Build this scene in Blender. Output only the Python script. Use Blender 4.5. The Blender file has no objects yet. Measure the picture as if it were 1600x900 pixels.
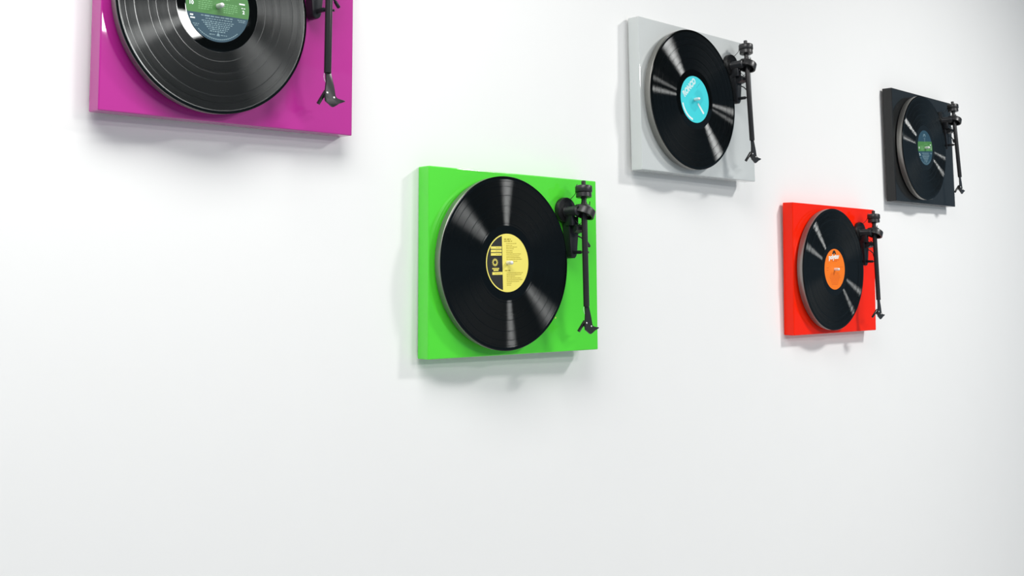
import bpy, bmesh, math, random
from mathutils import Vector, Matrix

S = bpy.context.scene
COL = S.collection
PI = math.pi
random.seed(7)

# ------------------------------------------------------------------ camera
CAM_H = 1.55                      # lens height over the floor
F_PX, YAW, PITCH, ROLL = 1654.252, 0.763079, 0.099992, -0.000744
DIST = 1.35016                    # lens to wall
cam_data = bpy.data.cameras.new('camera')
cam = bpy.data.objects.new('camera', cam_data)
COL.objects.link(cam)
cam_data.sensor_width = 36.0
cam_data.lens = F_PX * 36.0 / 1600.0
cam_data.shift_x = 59.5 / 1600.0
cam_data.shift_y = -188.859 / 1600.0
cam_data.clip_start = 0.02
fw = Vector((math.sin(YAW) * math.cos(PITCH), math.cos(YAW) * math.cos(PITCH), math.sin(PITCH)))
rt = Vector((math.cos(YAW), -math.sin(YAW), 0))
up = rt.cross(fw)
r2 = rt * math.cos(ROLL) + up * math.sin(ROLL)
u2 = up * math.cos(ROLL) - rt * math.sin(ROLL)
cam.matrix_world = Matrix(((r2.x, u2.x, -fw.x, 0), (r2.y, u2.y, -fw.y, -DIST),
                           (r2.z, u2.z, -fw.z, CAM_H), (0, 0, 0, 1)))
S.camera = cam

# ------------------------------------------------------------------ world, lights, exposure
world = bpy.data.worlds.new('room_light')
S.world = world
world.use_nodes = True
wb = world.node_tree.nodes['Background']
wb.inputs['Color'].default_value = (0.54, 0.78, 1.0, 1)
wb.inputs['Strength'].default_value = 0.28

def area(name, loc, size, power, color, target=None):
    d = bpy.data.lights.new(name, 'AREA')
    d.shape = 'RECTANGLE'
    d.size, d.size_y = size
    d.energy = power
    d.color = color
    o = bpy.data.objects.new(name, d)
    COL.objects.link(o)
    o.location = loc
    if target is not None:
        o.rotation_euler = (Vector(target) - Vector(loc)).to_track_quat('-Z', 'Y').to_euler()
    return o

CEIL = CAM_H + 1.50
NEUTRAL = (1.0, 0.99, 0.97)
area('ceiling_panel_light', (0.10, -0.90, CEIL - .01), (2.00, 0.80), 58, NEUTRAL)
area('ceiling_panel_light', (3.15, -1.60, CEIL - .01), (0.32, 0.32), 54, NEUTRAL)
area('ceiling_panel_light', (2.00, -3.00, CEIL - .01), (0.40, 0.40), 26, NEUTRAL)
area('ceiling_panel_light', (3.22, -4.96, CEIL - .01), (1.00, 0.88), 150, NEUTRAL)

S.view_settings.view_transform = 'Standard'
S.view_settings.look = 'None'
S.view_settings.gamma = 1.0
S.view_settings.use_curve_mapping = False
S.view_settings.exposure = 0.0

# ------------------------------------------------------------------ materials
def srgb(r, g, b):
    f = lambda c: (c / 255 / 12.92) if c / 255 <= .04045 else ((c / 255 + .055) / 1.055) ** 2.4
    return (f(r), f(g), f(b), 1.0)

def mat(name, color, rough=.5, metal=0.0, coat=0.0, spec=.5, noise=0.0, scale=60.0, bump=0.0, coat_rough=.03):
    m = bpy.data.materials.new(name)
    m.use_nodes = True
    nt = m.node_tree
    b = nt.nodes['Principled BSDF']
    b.inputs['Roughness'].default_value = rough
    b.inputs['Metallic'].default_value = metal
    b.inputs['Coat Weight'].default_value = coat
    b.inputs['Coat Roughness'].default_value = coat_rough
    b.inputs['Specular IOR Level'].default_value = spec
    b.inputs['Base Color'].default_value = color
    if noise or bump:
        tc = nt.nodes.new('ShaderNodeTexCoord')
        n = nt.nodes.new('ShaderNodeTexNoise')
        n.inputs['Scale'].default_value = scale
        n.inputs['Detail'].default_value = 4
        nt.links.new(tc.outputs['Object'], n.inputs['Vector'])
        if noise:
            mx = nt.nodes.new('ShaderNodeMix')
            mx.data_type = 'RGBA'
            mx.inputs['A'].default_value = tuple(c * (1 - noise) for c in color[:3]) + (1,)
            mx.inputs['B'].default_value = tuple(min(1, c * (1 + noise)) for c in color[:3]) + (1,)
            nt.links.new(n.outputs['Fac'], mx.inputs['Factor'])
            nt.links.new(mx.outputs['Result'], b.inputs['Base Color'])
        if bump:
            bp = nt.nodes.new('ShaderNodeBump')
            bp.inputs['Strength'].default_value = bump
            bp.inputs['Distance'].default_value = .002
            nt.links.new(n.outputs['Fac'], bp.inputs['Height'])
            nt.links.new(bp.outputs['Normal'], b.inputs['Normal'])
    return m

M = {}
M['wall'] = mat('white_wall_paint', srgb(238, 238, 237), .6, noise=.008, scale=9, bump=.05)
M['ceiling'] = mat('dark_open_ceiling', srgb(96, 96, 98), .9, noise=.03, scale=30)
M['floor'] = mat('pale_floor', srgb(172, 172, 172), .8, noise=.04, scale=300)
M['green'] = mat('green_gloss_paint', srgb(80, 220, 48), .45, coat=1.0, noise=.01, scale=400, bump=.0, spec=.25)
M['magenta'] = mat('magenta_gloss_paint', srgb(182, 34, 144), .45, coat=1.0, noise=.01, scale=400, bump=.0, spec=.25)
M['grey'] = mat('pale_grey_gloss_paint', srgb(202, 206, 205), .45, coat=1.0, noise=.01, scale=400, spec=.25)
M['red'] = mat('red_gloss_paint', srgb(248, 34, 0), .45, coat=.4, noise=.01, scale=400, spec=.05)
M['black'] = mat('black_gloss_paint', srgb(22, 24, 25), .45, coat=.5, noise=.02, scale=400, spec=.2)
M['platter_rim'] = mat('cast_metal_rim', srgb(144, 143, 139), .42, metal=.75, noise=.05, scale=500)
M['felt'] = mat('dark_felt', srgb(28, 29, 31), .95, noise=.25, scale=1500, bump=.3)
M['arm_black'] = mat('satin_black_metal', srgb(26, 27, 28), .38, metal=.0, spec=.4, noise=.08, scale=700)
M['arm_tube'] = mat('black_anodised_tube', srgb(54, 53, 54), .28, metal=.35, noise=.04, scale=600)
M['weight'] = mat('dark_turned_metal', srgb(48, 48, 49), .36, metal=.25, noise=.08, scale=700)
M['plastic'] = mat('black_moulded_plastic', srgb(24, 26, 30), .42, coat=.0, noise=.05, scale=500)
M['chrome'] = mat('polished_steel', srgb(240, 239, 236), .34, metal=.45, noise=.02, scale=500)
M['cartridge'] = mat('smoky_cartridge_plastic', srgb(40, 40, 40), .2, coat=.6, noise=.05, scale=500)
M['wire'] = mat('thin_black_wire', srgb(24, 30, 24), .5, noise=.05, scale=500)
M['steel_plate'] = mat('zinc_bracket_steel', srgb(150, 150, 150), .4, metal=.8, noise=.05, scale=300)
def paper(name, c): return mat(name, c, .45, noise=.03, scale=900, spec=.4)
M['paper_yellow'] = paper('yellow_label_paper', srgb(238, 224, 106))
M['paper_blue'] = paper('slate_blue_label_paper', srgb(38, 70, 86))
M['paper_green'] = paper('leaf_green_label_ink', srgb(70, 124, 64))
M['paper_cyan'] = paper('turquoise_label_paper', srgb(56, 210, 218))
M['paper_orange'] = paper('orange_label_paper', srgb(246, 122, 18))
M['ink_black'] = paper('black_label_ink', srgb(34, 34, 32))
M['ink_olive'] = paper('faded_dark_ink_on_yellow', srgb(176, 158, 48))
M['ink_pale'] = paper('pale_ink_on_blue', srgb(120, 146, 154))
M['ink_white'] = paper('white_label_ink', srgb(232, 240, 238))
M['ink_mint'] = paper('mint_ink_on_green', srgb(108, 162, 104))
M['ink_teal'] = paper('dark_teal_ink', srgb(30, 160, 176))
M['ink_redbrown'] = paper('red_brown_ink', srgb(206, 74, 18))

def vinyl(name, seed, jitter=.003):
    """black vinyl: circular grooves spread light along the radius; track gaps and a smooth run-out by radius"""
    m = bpy.data.materials.new(name)
    m.use_nodes = True
    nt = m.node_tree
    N, L = nt.nodes, nt.links
    N.remove(N['Principled BSDF'])
    out = [n for n in N if n.type == 'OUTPUT_MATERIAL'][0]
    def math_node(op, a, b=None, c=None):
        n = N.new('ShaderNodeMath')
        n.operation = op
        for i, v in enumerate((a, b, c)):
            if v is None:
                continue
            if isinstance(v, (int, float)):
                n.inputs[i].default_value = v
            else:
                L.new(v, n.inputs[i])
        return n.outputs[0]
    def mrange(src, a0, a1, b0, b1):
        n = N.new('ShaderNodeMapRange')
        n.clamp = True
        for i, v in enumerate((a0, a1, b0, b1)):
            n.inputs[i + 1].default_value = v
        L.new(src, n.inputs[0])
        return n.outputs[0]
    tc = N.new('ShaderNodeTexCoord')
    sep = N.new('ShaderNodeSeparateXYZ')
    L.new(tc.outputs['Object'], sep.inputs[0])
    r = math_node('SQRT', math_node('ADD', math_node('MULTIPLY', sep.outputs['X'], sep.outputs['X']), math_node('MULTIPLY', sep.outputs['Y'], sep.outputs['Y'])))
    def noise1d(scale, off):
        n = N.new('ShaderNodeTexNoise')
        n.noise_dimensions = '1D'
        n.inputs['Scale'].default_value = scale
        n.inputs['Detail'].default_value = 3
        L.new(math_node('ADD', r, off), n.inputs['W'])
        return n.outputs['Fac']
    fine, broad = noise1d(1500, seed), noise1d(150, seed + 3.3)
    # 1 on the cut band, 0 on run-out, rim and the gaps between tracks
    g = math_node('MULTIPLY', mrange(r, .0640, .0650, 0, 1), mrange(r, .1455, .1462, 1, 0))
    ph = math_node('FRACT', math_node('MULTIPLY_ADD', r, 66.0, math_node('MULTIPLY_ADD', noise1d(25, seed + 7), 1.6, seed)))
    gap = mrange(ph, .04, .07, 0, 1)
    g = math_node('MULTIPLY', g, mrange(gap, 0, 1, .45, 1))
    gl = N.new('ShaderNodeBsdfAnisotropic')
    gl.distribution = 'BECKMANN'
    gl.inputs['Color'].default_value = (.64, .66, .66, 1)
    rough = math_node('MULTIPLY_ADD', mrange(broad, .3, .7, .24, .275), g, math_node('ADD', mrange(g, 0, 1, .035, 0), mrange(r, .1460, .1466, 0, .13)))
    L.new(rough, gl.inputs['Roughness'])
    L.new(math_node('MULTIPLY', g, .87), gl.inputs['Anisotropy'])
    L.new(mrange(fine, .3, .7, -jitter, jitter), gl.inputs['Rotation'])
    tg = N.new('ShaderNodeTangent')
    tg.direction_type = 'RADIAL'
    tg.axis = 'Z'
    L.new(tg.outputs[0], gl.inputs['Tangent'])
    df = N.new('ShaderNodeBsdfDiffuse')
    df.inputs['Color'].default_value = (.0016, .0022, .0023, 1)
    fr = N.new('ShaderNodeFresnel')
    fr.inputs['IOR'].default_value = 1.5
    mx = N.new('ShaderNodeMixShader')
    L.new(fr.outputs[0], mx.inputs[0])
    L.new(df.outputs[0], mx.inputs[1])
    L.new(gl.outputs[0], mx.inputs[2])
    L.new(mx.outputs[0], out.inputs['Surface'])
    return m

# ------------------------------------------------------------------ mesh helpers
def link_mesh(name, bm, material, parent=None, smooth=35):
    bmesh.ops.remove_doubles(bm, verts=bm.verts, dist=1e-6)
    bmesh.ops.recalc_face_normals(bm, faces=bm.faces)
    me = bpy.data.meshes.new(name)
    bm.to_mesh(me)
    bm.free()
    me.materials.append(material)
    if smooth:
        for p in me.polygons:
            p.use_smooth = True
        me.set_sharp_from_angle(angle=math.radians(smooth))
    o = bpy.data.objects.new(name, me)
    COL.objects.link(o)
    o.parent = parent
    return o

def add_box(bm, lo, hi, bevel=0.0, seg=2, M4=None):
    g = bmesh.ops.create_cube(bm, size=1.0)
    vs = g['verts']
    c = (Vector(lo) + Vector(hi)) / 2
    d = Vector(hi) - Vector(lo)
    for v in vs:
        v.co = Vector((v.co.x * d.x, v.co.y * d.y, v.co.z * d.z)) + c
    if bevel:
        es = list({e for v in vs for e in v.link_edges})
        r = bmesh.ops.bevel(bm, geom=es, offset=bevel, segments=seg, affect='EDGES', profile=.5)
        vs = list({v for f in r['faces'] for v in f.verts} | {v for v in vs if v.is_valid})
    if M4 is not None:
        for v in vs:
            v.co = M4 @ v.co
    return vs

def basis(origin, z_axis, x_hint=(1, 0, 0)):
    z = Vector(z_axis).normalized()
    x = Vector(x_hint) - z * Vector(x_hint).dot(z)
    x.normalize()
    y = z.cross(x)
    o = Vector(origin)
    return Matrix(((x.x, y.x, z.x, o.x), (x.y, y.y, z.y, o.y), (x.z, y.z, z.z, o.z), (0, 0, 0, 1)))

def add_lathe(bm, prof, seg=48, M4=None, closed=False):
    """prof: list of (r, z); revolve about local z. closed: join last to first."""
    rings = []
    for r, z in prof:
        if r < 1e-6:
            rings.append([bm.verts.new((0, 0, z))])
        else:
            rings.append([bm.verts.new((r * math.cos(2 * PI * i / seg), r * math.sin(2 * PI * i / seg), z)) for i in range(seg)])
    pairs = list(zip(rings, rings[1:]))
    if closed:
        pairs.append((rings[-1], rings[0]))
    for a, b in pairs:
        for i in range(seg):
            j = (i + 1) % seg
            if len(a) == 1 and len(b) == 1:
                continue
            if len(a) == 1:
                bm.faces.new((a[0], b[i], b[j]))
            elif len(b) == 1:
                bm.faces.new((a[i], a[j], b[0]))
            else:
                bm.faces.new((a[i], a[j], b[j], b[i]))
    if M4 is not None:
        for ring in rings:
            for v in ring:
                v.co = M4 @ v.co

def add_tube(bm, pts, rad, seg=12):
    pts = [Vector(p) for p in pts]
    rads = rad if isinstance(rad, (list, tuple)) else [rad] * len(pts)
    rings = []
    ref = None
    for i, p in enumerate(pts):
        t = (pts[min(i + 1, len(pts) - 1)] - pts[max(i - 1, 0)]).normalized()
        if ref is None:
            ref = Vector((0, 0, 1)) if abs(t.z) < .9 else Vector((1, 0, 0))
        x = (ref - t * ref.dot(t)).normalized()
        ref = x
        y = t.cross(x)
        rings.append([bm.verts.new(p + (x * math.cos(2 * PI * k / seg) + y * math.sin(2 * PI * k / seg)) * rads[i]) for k in range(seg)])
    for a, b in zip(rings, rings[1:]):
        for k in range(seg):
            bm.faces.new((a[k], a[(k + 1) % seg], b[(k + 1) % seg], b[k]))
    bm.faces.new(rings[0][::-1])
    bm.faces.new(rings[-1])

def add_prism(bm, outline, z0, z1, M4=None, bevel=0.0):
    a = [bm.verts.new((x, y, z0)) for x, y in outline]
    b = [bm.verts.new((x, y, z1)) for x, y in outline]
    n = len(a)
    fs = [bm.faces.new(a[::-1]), bm.faces.new(b)]
    for i in range(n):
        fs.append(bm.faces.new((a[i], a[(i + 1) % n], b[(i + 1) % n], b[i])))
    vs = a + b
    if bevel:
        r = bmesh.ops.bevel(bm, geom=list(fs[1].edges), offset=bevel, segments=2, affect='EDGES', profile=.5)
        vs = list({v for f in r['faces'] for v in f.verts} | {v for v in vs if v.is_valid})
    if M4 is not None:
        for v in vs:
            v.co = M4 @ v.co

def smooth_path(pts, n=8):
    """Catmull-Rom through the points"""
    P = [Vector(p) for p in pts]
    P = [P[0] * 2 - P[1]] + P + [P[-1] * 2 - P[-2]]
    out = []
    for i in range(1, len(P) - 2):
        for k in range(n):
            t = k / n
            out.append(.5 * ((2 * P[i]) + (P[i + 1] - P[i - 1]) * t + (2 * P[i - 1] - 5 * P[i] + 4 * P[i + 1] - P[i + 2]) * t * t
                             + (3 * P[i] - P[i - 1] - 3 * P[i + 1] + P[i + 2]) * t ** 3))
    out.append(P[-2])
    return out

# ------------------------------------------------------------------ the setting
def structure(name, lo, hi, m):
    bm = bmesh.new()
    add_box(bm, lo, hi)
    o = link_mesh(name, bm, m, smooth=0)
    o['kind'] = 'structure'
    return o

structure('wall_back', (-3.0, 0.0, 0.0), (7.5, 0.12, CEIL), M['wall'])
structure('floor', (-3.0, -5.5, -0.05), (7.5, 0.12, 0.0), M['floor'])
structure('ceiling', (-3.0, -5.5, CEIL), (7.5, 0.12, CEIL + .05), M['ceiling'])

# ------------------------------------------------------------------ the turntable: local x right, y up, z out of the wall
PW, PH, PT = .415, .320, .02786
CX, CY = -.0474, -.0002           # platter axis on the plinth
Z_REC = .0487                     # outer face of the record

ARM_A = Vector((.1352, .1535, .0617))   # free end of the arm, behind the counterweight
ARM_B = Vector((.1210, -.0775, .0783))  # end of the tube at the headshell
ARM_D = (ARM_B - ARM_A).normalized()
def arm(s): return ARM_A + ARM_D * s
ARM_M = basis(ARM_A, ARM_D, (1, 0, 0))  # local z runs down the arm

def build_meshes():
    """every part once; returns (name, mesh, material key, parent part or None)"""
    parts = []
    def add(name, bm, mk, parent=None, smooth=35):
        o = link_mesh(name, bm, M[mk] if mk else M['felt'], None, smooth)
        parts.append((name, o.data, mk, parent))
        bpy.data.objects.remove(o)

    bm = bmesh.new()
    add_box(bm, (-PW / 2, -PH / 2, 0), (PW / 2, PH / 2, PT), .0018, 3)
    add('plinth', bm, None, None, 8)

    T = Matrix.Translation((CX, CY, 0))
    bm = bmesh.new()                                      # platter: stepped cast rim
    add_lathe(bm, [(0, PT + .0012), (.146, PT + .0012), (.1488, PT + .0028), (.1490, .0352), (.1502, .0358), (.1505, .0366),
                   (.1505, .0448), (.1499, .0455), (0, .0455)], 128, T)
    add('platter', bm, 'platter_rim')
    bm = bmesh.new()
    add_lathe(bm, [(0, .0455), (.1482, .0455), (.1485, .0458), (.1485, .0466), (.148, .0469), (0, .0469)], 128, T)
    add('felt_mat', bm, 'felt', 'platter')
    bm = bmesh.new()                                      # spindle
    add_lathe(bm, [(0, .0455), (.0035, .0455), (.0035, .0590), (.0031, .0604), (.0021, .0614), (.0009, .0618), (0, .0619)], 20, T)
    add('spindle', bm, 'chrome', 'platter')

    # arm base: disc, pillar
    bx, by = .1165, .0992
    bm = bmesh.new()
    add_lathe(bm, [(0, PT), (.0238, PT), (.0240, .0290), (.0240, .0362), (.0232, .0375), (.0160, .0380), (.0155, .0400), (0, .0400)], 48,
              Matrix.Translation((bx, by, 0)))
    add('arm_base', bm, 'arm_black')
    bm = bmesh.new()
    add_lathe(bm, [(0, .0380), (.0108, .0380), (.0100, .0400), (.0086, .0420), (.0086, .0655), (.0078, .0672), (.0050, .0680), (0, .0680)], 28,
              Matrix.Translation((.1128, .0968, 0)))
    add_box(bm, (.1092, .0700, .0390), (.1165, .0950, .0560), .0015, 2)
    add('pillar', bm, 'plastic', 'arm_base')
    bm = bmesh.new()                                      # tapered lift housing
    out = [(.1125, .088), (.1385, .088), (.1375, .0600), (.1325, .0180), (.1310, .0130), (.1275, .0105), (.1215, .0105), (.1185, .0130),
           (.1172, .0180), (.1135, .0600)]
    add_prism(bm, [(x - .0015, y) for x, y in out][::-1], .0300, .0470, None, .0015)
    add('lift_housing', bm, 'plastic', 'arm_base')
    bm = bmesh.new()                                      # cueing platform under the tube
    Mb = Matrix.Identity(4)
    pr = [(.0465, .056), (.0465, .073), (.0560, .0725), (.0605, .0685), (.0610, .0620), (.0555, .0580)]
    a = [(.1165, y, z) for z, y in pr]
    b = [(.1375, y, z) for z, y in pr]
    va = [bm.verts.new(q) for q in a]
    vb = [bm.verts.new(q) for q in b]
    bm.faces.new(va)
    bm.faces.new(vb[::-1])
    for i in range(len(pr)):
        bm.faces.new((va[i], va[(i + 1) % len(pr)], vb[(i + 1) % len(pr)], vb[i]))
    add('lift_platform', bm, 'plastic', 'arm_base')
    bm = bmesh.new()                                      # arm clip: post and hook
    add_box(bm, (.1215, .0180, .0465), (.1262, .0245, .0640), .001)
    add_tube(bm, smooth_path([(.1238, .0213, .0615), (.1250, .0213, .0670), (.1290, .0213, .0655), (.1345, .0213, .0660), (.1385, .0213, .0705)], 5), .0018, 10)
    add('arm_clip', bm, 'plastic', 'arm_base')
    bm = bmesh.new()                                      # lift lever with thick grip
    add_tube(bm, [(.1330, .0530, .0440), (.1400, .0490, .0500), (.1540, .0410, .0520)], .0014, 10)
    g0, g1 = Vector((.1528, .0412, .0520)), Vector((.1618, .0325, .0506))
    add_tube(bm, [g0, g0.lerp(g1, .12), g0.lerp(g1, .9), g1], [.0020, .0027, .0029, .0022], 12)
    add('lift_lever', bm, 'plastic', 'arm_base')
    bm = bmesh.new()                                      # anti-skating wire hoop
    add_tube(bm, smooth_path([(.1239, .1200, .0385), (.1265, .1250, .0430), (.1290, .1310, .0470), (.1275, .1400, .0500), (.1282, .1455, .0505),
                              (.1310, .1478, .0500)], 6), .0006, 8)
    add('antiskate_wire', bm, 'wire', 'arm_base')

    # tonearm: tube is the part, the rest are its pieces
    bm = bmesh.new()
    LEN = (ARM_B - ARM_A).length
    add_lathe(bm, [(0, .040), (.0050, .040), (.0055, .0405), (.0055, LEN - .001), (.0050, LEN), (0, LEN)], 24, ARM_M)
    add('tonearm', bm, 'arm_tube')
    bm = bmesh.new()                                      # counterweight: stub, two rings, neck
    add_lathe(bm, [(0, 0), (.0036, 0), (.0041, .0006), (.0041, .0085), (.0135, .0092), (.0152, .0100), (.0159, .0112), (.0159, .0208),
                   (.0154, .0216), (.0140, .0220), (.0136, .0228), (.0144, .0234), (.0146, .0305), (.0138, .0312), (.0062, .0316), (.0060, .0330),
                   (.0048, .0340), (.0048, .0440), (0, .0440)], 40, ARM_M)
    add('counterweight', bm, 'weight', 'tonearm')
    bm = bmesh.new()                                      # bearing ring, tilted to the offset angle, hollow underneath
    ta = math.radians(23)
    gax = Vector((math.sin(ta), math.cos(ta), .05))
    GM = basis(arm(.0575) + Vector((0, 0, .0005)), gax, (1, 0, 0))
    add_lathe(bm, [(.0170, -.0085), (.0200, -.0085), (.0204, -.0080), (.0204, .0042), (.0196, .0056), (.0170, .0072), (.0100, .0112), (.0060, .0140), (.0046, .0148),
                   (.0044, .0100), (.0100, .0060), (.0162, .0036), (.0170, .0020)], 48, GM, closed=True)
    add('bearing_ring', bm, 'weight', 'tonearm')
    bm = bmesh.new()                                      # bearing axle with its nut on the pillar
    c = arm(.0575)
    xa = Vector((math.cos(ta), -math.sin(ta), 0))
    add_tube(bm, [c - xa * .0225, c + xa * .0155], .0038, 14)
    add_tube(bm, [c - xa * .0215, c - xa * .0195], .0050, 6)
    add('bearing_axle', bm, 'arm_black', 'tonearm')
    bm = bmesh.new()                                      # anti-skating stub on the ring
    add_tube(bm, [(.1462, .1030, .0655), (.1474, .1155, .0660)], .0008, 8)
    add('antiskate_stub', bm, 'arm_black', 'tonearm')
    bm = bmesh.new()                                      # headshell plate with finger lift
    hs = [(.1165, -.0725), (.1260, -.0725), (.1280, -.0800), (.1310, -.0900), (.1338, -.1000), (.1346, -.1080), (.1358, -.1118), (.1390, -.1140),
          (.1440, -.1150), (.1500, -.1148), (.1545, -.1158), (.1530, -.1175), (.1470, -.1190), (.1420, -.1215), (.1375, -.1245), (.1325, -.1272),
          (.1295, -.1268), (.1240, -.1230), (.1180, -.1195), (.1168, -.1120), (.1178, -.1000), (.1188, -.0900), (.1182, -.0800)]
    add_prism(bm, hs[::-1], .0762, .0790, None, .0006)
    add('headshell', bm, 'arm_tube', 'tonearm')
    for (x, y) in ((.1203, -.1070), (.1328, -.1130)):
        bm = bmesh.new()
        add_lathe(bm, [(0, .0785), (.0016, .0785), (.0016, .0795), (.0012, .0800), (0, .0801)], 12, Matrix.Translation((x, y, 0)))
        add('screw', bm, 'chrome', 'tonearm')
    bm = bmesh.new()                                      # cartridge under the headshell, guard towards the plinth
    ca = math.radians(-25)
    CM = Matrix.Translation((.1262, -.1105, 0)) @ Matrix.Rotation(ca, 4, 'Z')
    add_box(bm, (-.0055, -.0050, .0700), (.0055, .0085, .0764), .0008, 2, CM)
    s0, s1 = Vector((.1222, -.1030, .0732)), Vector((.1150, -.1228, .0634))
    add_box(bm, (-.0022, -.0024, 0), (.0022, .0024, (s1 - s0).length), .0009, 2, basis(s0, s1 - s0, (1, 0, 0)))
    add('cartridge', bm, 'cartridge', 'tonearm')
    bm = bmesh.new()                                      # fine signal leads from the tube to the base
    add_tube(bm, smooth_path([(.1285, .0760, .0620), (.1255, .0690, .0560), (.1290, .0590, .0600), (.1315, .0540, .0650)], 6), .0005, 6)
    add_tube(bm, smooth_path([(.1180, .0800, .0560), (.1215, .0740, .0600), (.1270, .0700, .0640)], 6), .0006, 6)
    add('signal_wire', bm, 'wire', 'tonearm')
    bm = bmesh.new()                                      # pale cartridge lead looping out beside the tube end
    add_tube(bm, smooth_path([(.1180, -.0745, .0765), (.1168, -.0790, .0755), (.1172, -.0850, .0750), (.1195, -.0910, .0755)], 6), .0004, 6)
    add('cartridge_lead', bm, 'ink_white', 'tonearm')
    return parts

PARTS = build_meshes()

TABLES = [  # key, place on the wall (x, z, roll), tilt (yaw, pitch), gap behind it, label
    ('green', (1.36715, .01763, -.00664), (-.03665, -.00743, .00935), 'bright green turntable hanging on the white wall under a yellow and black labelled record'),
    ('magenta', (.79026, .37282, .01037), (.01728, .01187, .00605), 'magenta turntable on the wall, largest and cut off by the top of the frame'),
    ('grey', (1.93843, .36942, -.00221), (-.01741, -.01431, .01014), 'pale grey turntable hanging on the white wall under a turquoise labelled record'),
    ('red', (2.53352, .01042, -.00457), (-.01053, .01798, .00565), 'red turntable hanging on the white wall under an orange labelled record'),
    ('black', (3.09500, .36094, .00304), (.01332, -.00188, .00366), 'black turntable hanging farthest right on the white wall'),
]

def frame(x, z, roll, yaw, pitch, gap):
    R = Matrix.Rotation(yaw, 3, 'Z') @ Matrix.Rotation(pitch, 3, 'X') @ Matrix.Rotation(-roll, 3, 'Y')
    cols = [R @ Vector(v) for v in ((1, 0, 0), (0, 0, 1), (0, -1, 0))]
    M4 = Matrix.Identity(4)
    for j, c in enumerate(cols):
        for i in range(3):
            M4[i][j] = c[i]
    M4[0][3], M4[1][3], M4[2][3] = x, -gap, CAM_H + z
    return M4

FRAMES = {}
for key, (x, z, roll), (yaw, pitch, gap), label in TABLES:
    W4 = frame(x, z, roll, yaw, pitch, gap)
    FRAMES[key] = W4
    root = bpy.data.objects.new('turntable', None)
    COL.objects.link(root)
    root.empty_display_size = .05
    root.matrix_world = W4
    root['label'] = label
    root['category'] = 'turntable'
    root['group'] = 'turntables hung on the white wall'
    made = {}
    for name, me, mk, par in PARTS:
        if mk is None:
            me = me.copy()
            me.materials.clear()
            me.materials.append(M[key])
        o = bpy.data.objects.new(name, me)
        COL.objects.link(o)
        o.parent = made[par] if par else root
        made.setdefault(name, o)
    if key == 'green':                                     # one yellow fleck on the paint
        bm = bmesh.new()
        add_lathe(bm, [(0, PT - .0002), (.0016, PT - .0002), (.0015, PT + .0003), (0, PT + .0004)], 12, Matrix.Translation((.0924, -.0983, 0)))
        link_mesh('yellow_fleck', bm, M['paper_yellow'], root)
    bm = bmesh.new()                                       # hanger plate between plinth and wall
    add_box(bm, (-.03, .09, -(gap + .0004)), (.03, .12, .0002))
    link_mesh('wall_bracket', bm, M['steel_plate'], root, 0)

# ------------------------------------------------------------------ records
def disc_profile():
    """(r, z) from the hole outwards over the face and back, z = 0 at the mat side"""
    t = .0018
    face = [(.00365, t - .0001), (.0505, t), (.0512, t - .00003), (.0516, t - .00003), (.0636, t - .00003), (.0640, t - .00003)]
    face += [(.0650, t - .00006), (.0654, t - .00006), (.1450, t - .00006)]
    face += [(.1455, t - .00006), (.1468, t + .00004), (.1490, t + .00005), (.1504, t - .0002), (.1510, t - .0008)]
    return face + [(.1508, .0003), (.1498, 0), (.00365, 0)]

LAB_R = .0505
def annulus(bm, r0, r1, z, seg=96):
    a = [bm.verts.new((r0 * math.cos(2 * PI * i / seg), r0 * math.sin(2 * PI * i / seg), z)) for i in range(seg)]
    b = [bm.verts.new((r1 * math.cos(2 * PI * i / seg), r1 * math.sin(2 * PI * i / seg), z)) for i in range(seg)]
    for i in range(seg):
        j = (i + 1) % seg
        bm.faces.new((a[i], b[i], b[j], a[j]))

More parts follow.
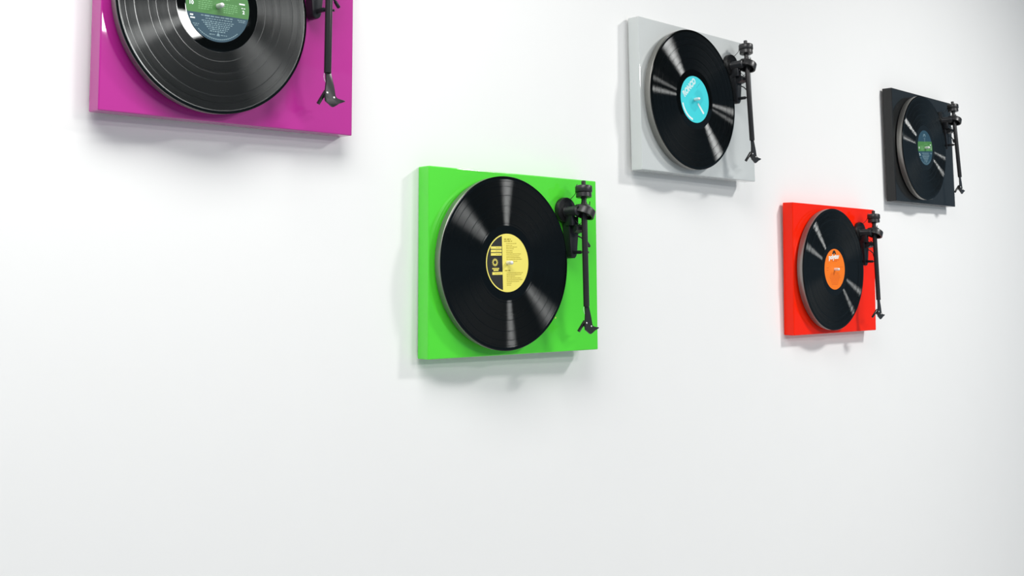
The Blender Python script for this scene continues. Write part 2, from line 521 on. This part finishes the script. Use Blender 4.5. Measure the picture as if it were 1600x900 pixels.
class Print:
    """flat print on a label: shapes in millimetres about the spindle, x right, y up"""
    def __init__(self, rot=0.0, z=.0):
        self.bm = bmesh.new()
        self.R = Matrix.Rotation(math.radians(rot), 4, 'Z')
        self.z = z
    def poly(self, pts):
        vs = [self.bm.verts.new(self.R @ Vector((x / 1000, y / 1000, self.z))) for x, y in pts]
        self.bm.faces.new(vs)
    def rect(self, x0, y0, x1, y1):
        self.poly([(x0, y0), (x1, y0), (x1, y1), (x0, y1)])
    def strip(self, rad, a0, a1, h, n=24):
        for i in range(n):
            p, q = math.radians(a0 + (a1 - a0) * i / n), math.radians(a0 + (a1 - a0) * (i + 1) / n)
            self.poly([(rad * math.cos(p), rad * math.sin(p)), ((rad + h) * math.cos(p), (rad + h) * math.sin(p)),
                       ((rad + h) * math.cos(q), (rad + h) * math.sin(q)), (rad * math.cos(q), rad * math.sin(q))])
    def text(self, s, x, y, size, align='CENTER', ang=0.0, wide=1.0, bold=0.0, outline=False):
        cu = bpy.data.curves.new('lettering', 'FONT')
        cu.body = s
        cu.size = size / 1000
        cu.align_x = align
        cu.align_y = 'CENTER'
        cu.resolution_u = 3
        cu.offset = bold / 1000
        ob = bpy.data.objects.new('lettering', cu)
        COL.objects.link(ob)
        dg = bpy.context.evaluated_depsgraph_get()
        me = bpy.data.meshes.new_from_object(ob.evaluated_get(dg))
        bpy.data.objects.remove(ob)
        X = self.R @ Matrix.Translation((x / 1000, y / 1000, self.z)) @ Matrix.Rotation(math.radians(ang), 4, 'Z') @ Matrix.Diagonal((wide, 1, 1, 1))
        me.transform(X)
        self.bm.from_mesh(me)
        bpy.data.meshes.remove(me)
    def line(self, x0, x1, y, h, rnd, words=(1.5, 4.5)):
        """a line of print too small to read: word-long strokes"""
        x = x0
        while x < x1 - .6:
            w = min(rnd.uniform(*words), x1 - x)
            hh = h * rnd.uniform(.75, 1.1)
            self.rect(x, y - hh / 2, x + w, y + hh / 2)
            x += w + h * .75
    def done(self, name, m, parent):
        o = link_mesh(name, self.bm, m, parent, 0)
        o['kind'] = 'stuff'
        return o

def chord_band(P, y0, y1, R=50.3, n=20):
    pts = []
    for i in range(n + 1):
        y = y0 + (y1 - y0) * i / n
        pts.append((math.sqrt(R * R - y * y), y))
    for i in range(n + 1):
        y = y1 + (y0 - y1) * i / n
        pts.append((-math.sqrt(R * R - y * y), y))
    # leave the spindle hole out: split the band at x = 0
    P.poly([q for q in pts if q[0] > 0] + [(0, y1), (0, max(y0, 3.7)), ] + [(3.7 * math.sin(a * PI / 12), 3.7 * math.cos(a * PI / 12)) for a in range(1, 12)] + [(0, min(-3.7, y1)), (0, y0)] if y0 < -4 < 4 < y1 else pts)
    if y0 < -4 < 4 < y1:
        P.poly([q for q in pts if q[0] < 0] + [(0, y0), (0, -3.7)] + [(-3.7 * math.sin(a * PI / 12), -3.7 * math.cos(a * PI / 12)) for a in range(1, 12)] + [(0, 3.7), (0, y1)])

ZL = .0018 + .00004               # paper label over the disc
Z1, Z2 = ZL + .00007, ZL + .00013

def label_blue(rec, rot):
    P = Print(rot, Z1)
    chord_band(P, *((-12.5, 15.5) if rot < 3 else (-10.0, 18.0)))
    P.done('green_band', M['paper_green'], rec)
    rnd = random.Random(3)
    P = Print(rot, Z2)
    P.text('10', -42.0, 0.0, 7.5, bold=.3)
    P.text('2', 41.0, -3.5, 7.0, bold=.3)
    P.line(34, 45, 8.0, 2.2, rnd, (9, 10))
    P.line(37.5, 44, 2.2, 1.3, rnd)
    P.line(-44, -38.5, -16.8, 2.0, rnd, (5, 6))
    P.line(-43.5, -36.0, -20.8, 2.2, rnd, (7, 8))
    P.done('white_lettering', M['ink_white'], rec)
    P = Print(rot, Z2)
    for k in range(5):
        P.line(-31, -9.5 - (k == 4) * 5, 5.2 - 2.9 * k, 1.5, rnd)
        P.line(8.5, 31 - (k == 4) * 6, 4.2 - 2.9 * k, 1.5, rnd)
    P.line(-5, 18, 10.6, 2.0, rnd)
    P.done('mint_lettering', M['ink_mint'], rec)
    P = Print(rot, Z2)
    P.line(-27, 23, -15.6, 1.8, rnd, (4, 10))
    P.line(-20, 22, -19.2, 1.5, rnd)
    for k in range(6):
        w = 26 - 2.6 * k
        P.line(-w, w - 1, -22.6 - 2.7 * k, 1.5, rnd)
    P.line(-39.5, -30, -28.5, 1.2, rnd)
    P.line(-37.5, -31, -31, 1.2, rnd)
    P.line(31, 44, -15.6, 1.2, rnd)
    P.line(33, 44, -18, 1.2, rnd)
    P.line(-14, -5, -40.6, 1.4, rnd)
    P.line(4, 14, -40.6, 1.4, rnd)
    P.poly([(-2.6, -42.2), (2.6, -42.2), (1.8, -39.5), (0, -37.6), (-1.8, -39.5)])
    for a in range(228, 312, 4):
        P.strip(46.3, a, a + 3.1, 1.3, 2)
    P.strip(11.5, 0, 0.1, .01, 1)
    # arched emblem over the band
    for i in range(10):
        a, b = math.radians(18 * i), math.radians(18 * (i + 1))
        P.poly([(5 * math.cos(a), 32 + 5 * math.sin(a)), (8.2 * math.cos(a), 32 + 8.2 * math.sin(a)),
                (8.2 * math.cos(b), 32 + 8.2 * math.sin(b)), (5 * math.cos(b), 32 + 5 * math.sin(b))])
    P.line(-6, 6, 27, 2, rnd)
    P.line(-4, 4, 22.5, 2, rnd)
    P.line(-3, 3, 18.0, 2, rnd)
    P.done('pale_lettering', M['ink_pale'], rec)

def label_yellow(rec, rot):
    P = Print(rot, Z1)
    xs = -12.2
    R = 48.3
    ph = math.acos(xs / R)
    P.poly([(R * math.cos(ph + (2 * PI - 2 * ph) * i / 40), R * math.sin(ph + (2 * PI - 2 * ph) * i / 40)) for i in range(41)])
    P.done('black_segment', M['ink_black'], rec)
    P = Print(rot, Z2)
    for y1, y0 in ((28.6, 24.2), (22.9, 18.6), (17.2, 12.8)):
        P.rect(-39.0, y0, -13.6, y1)
    P.rect(-36.6, -20.2, -12.6, -15.4)
    P.rect(-36.4, -10.6, -20.4, -8.4)
    P.rect(-33.8, -13.4, -22.0, -11.3)
    for k in range(14):
        a = 2 * PI * k / 14
        c, s = math.cos(a), math.sin(a)
        q = lambda r, w: (-29.6 + r * c - w * s, 1.2 + r * s + w * c)
        P.poly([q(3.2, -.55), q(5.5, -.8), q(7.6, 0), q(5.5, .8), q(3.2, .55)])
    P.done('yellow_print', M['paper_yellow'], rec)
    rnd = random.Random(5)
    P = Print(rot, Z2 + .00006)
    for y in (26.4, 20.7, 15.0):
        P.line(-30 + rnd.uniform(0, 5), -16, y, .9, rnd)
    P.line(-31, -17, -17.8, 1.0, rnd)
    P.line(-34.5, -22, -9.5, .8, rnd)
    P.line(-7.5, 9, 41.0, 2.0, rnd, (3, 6))
    P.line(-7.5, 12, 37.6, 2.0, rnd, (6, 12))
    y = 33.6
    for k in range(11):
        w = rnd.uniform(14, 30) if k < 6 else rnd.uniform(24, 38)
        P.line(-2.5, min(-2.5 + w, math.sqrt(46 ** 2 - y * y)), y, 1.0, rnd)
        y -= 2.9 if k % 3 else 3.4
    P.line(-7, 6, -13.2, 1.7, rnd, (5, 8))
    y = -17.5
    for k in range(8):
        w = (40, 36, 20, 34, 38, 30, 12, 10)[k]
        P.line(-3, min(-3 + w, math.sqrt(46 ** 2 - y * y)), y, 1.0, rnd)
        y -= 3.0
    P.done('small_print', M['ink_olive'], rec)

def label_cyan(rec, rot):
    P = Print(rot, Z1)
    P.text('RONCO', -18.5, 24.0, 17.5, ang=41, wide=.86, bold=1.0)
    P.poly([(9.0, -9.5), (13.0, -6.5), (33.0, -26.5), (28.6, -29.5)])
    P.strip(42.8, 195, 258, 4.2, 20)
    P.done('white_lettering', M['ink_white'], rec)
    P = Print(rot, Z2)
    P.text('RONCO', -18.5, 24.0, 17.5, ang=41, wide=.86, bold=-.5)
    rnd = random.Random(9)
    Q = Print(rot + 41, Z1)
    for k in range(9):
        w = 26 - abs(k - 4) * 1.5
        if abs(4.5 - 3.4 * k) < 5:
            Q.line(-w, -6, 9 - 3.4 * k, 1.1, rnd)
            Q.line(7, w + 6, 9 - 3.4 * k, 1.1, rnd)
        else:
            Q.line(-w, w + 6, 9 - 3.4 * k, 1.1, rnd)
    Q.line(24, 40, 15, 1.4, rnd)
    P.done('letter_faces', M['paper_cyan'], rec)
    Q.done('small_print', M['ink_teal'], rec)

def label_orange(rec, rot):
    P = Print(rot, Z1)
    for i in range(12):
        a, b = math.radians(15 * i), math.radians(15 * (i + 1))
        P.poly([(-2 + 3.2 * math.cos(a), 36.5 + 3.6 * math.sin(a)), (-2 + 9 * math.cos(a), 36.5 + 10.5 * math.sin(a)),
                (-2 + 9 * math.cos(b), 36.5 + 10.5 * math.sin(b)), (-2 + 3.2 * math.cos(b), 36.5 + 3.6 * math.sin(b))])
    P.done('black_arch', M['ink_black'], rec)
    P = Print(rot, Z1)
    P.text('polydor', -3.0, 30.6, 16.0, ang=4, wide=1.02, bold=.75)
    P.done('white_lettering', M['ink_white'], rec)
    rnd = random.Random(4)
    P = Print(rot, Z1)
    P.line(-22, 22, 23.5, 1.2, rnd)
    P.line(-14, 12, 20.2, 1.6, rnd)
    P.line(-40, -30, 3, 1.2, rnd)
    P.line(26, 40, 6, 1.2, rnd)
    P.line(-40, -32, -3, 1.2, rnd)
    for k in range(9):
        w = 27 - abs(k - 3) * 2.4
        P.line(-w, w, -9.5 - 3.5 * k, 1.1, rnd)
    P.done('small_print', M['ink_redbrown'], rec)

RECORDS = [  # table, vinyl seed, label paper, print, label turn, wording
    ('green', 1.7, 'paper_yellow', label_yellow, 1.5, 'black vinyl record with a half yellow half black centre label on the green turntable'),
    ('magenta', 5.1, 'paper_blue', label_blue, 1.5, 'black vinyl record with shiny run-out and green banded blue label on the magenta turntable'),
    ('grey', 9.3, 'paper_cyan', label_cyan, 0.0, 'black vinyl record with a turquoise centre label on the pale grey turntable'),
    ('red', 12.2, 'paper_orange', label_orange, 0.0, 'black vinyl record with an orange centre label on the red turntable'),
    ('black', 15.8, 'paper_blue', label_blue, 4.4, 'black vinyl record with a green banded blue label on the black turntable'),
]
for key, seed, pm, printer, turn, label in RECORDS:
    vm = vinyl('black_vinyl_' + key, seed)
    bm = bmesh.new()
    add_lathe(bm, disc_profile(), 160, None, closed=True)
    rec = link_mesh('vinyl_record', bm, vm, None, 30)
    rec.matrix_world = FRAMES[key] @ Matrix.Translation((CX, CY, Z_REC - .0018))
    rec['label'] = label
    rec['category'] = 'record'
    rec['group'] = 'vinyl records on the wall turntables'
    bm = bmesh.new()
    annulus(bm, .00375, LAB_R, ZL)
    lab = link_mesh('paper_label', bm, M[pm], rec, 0)
    printer(lab, turn)
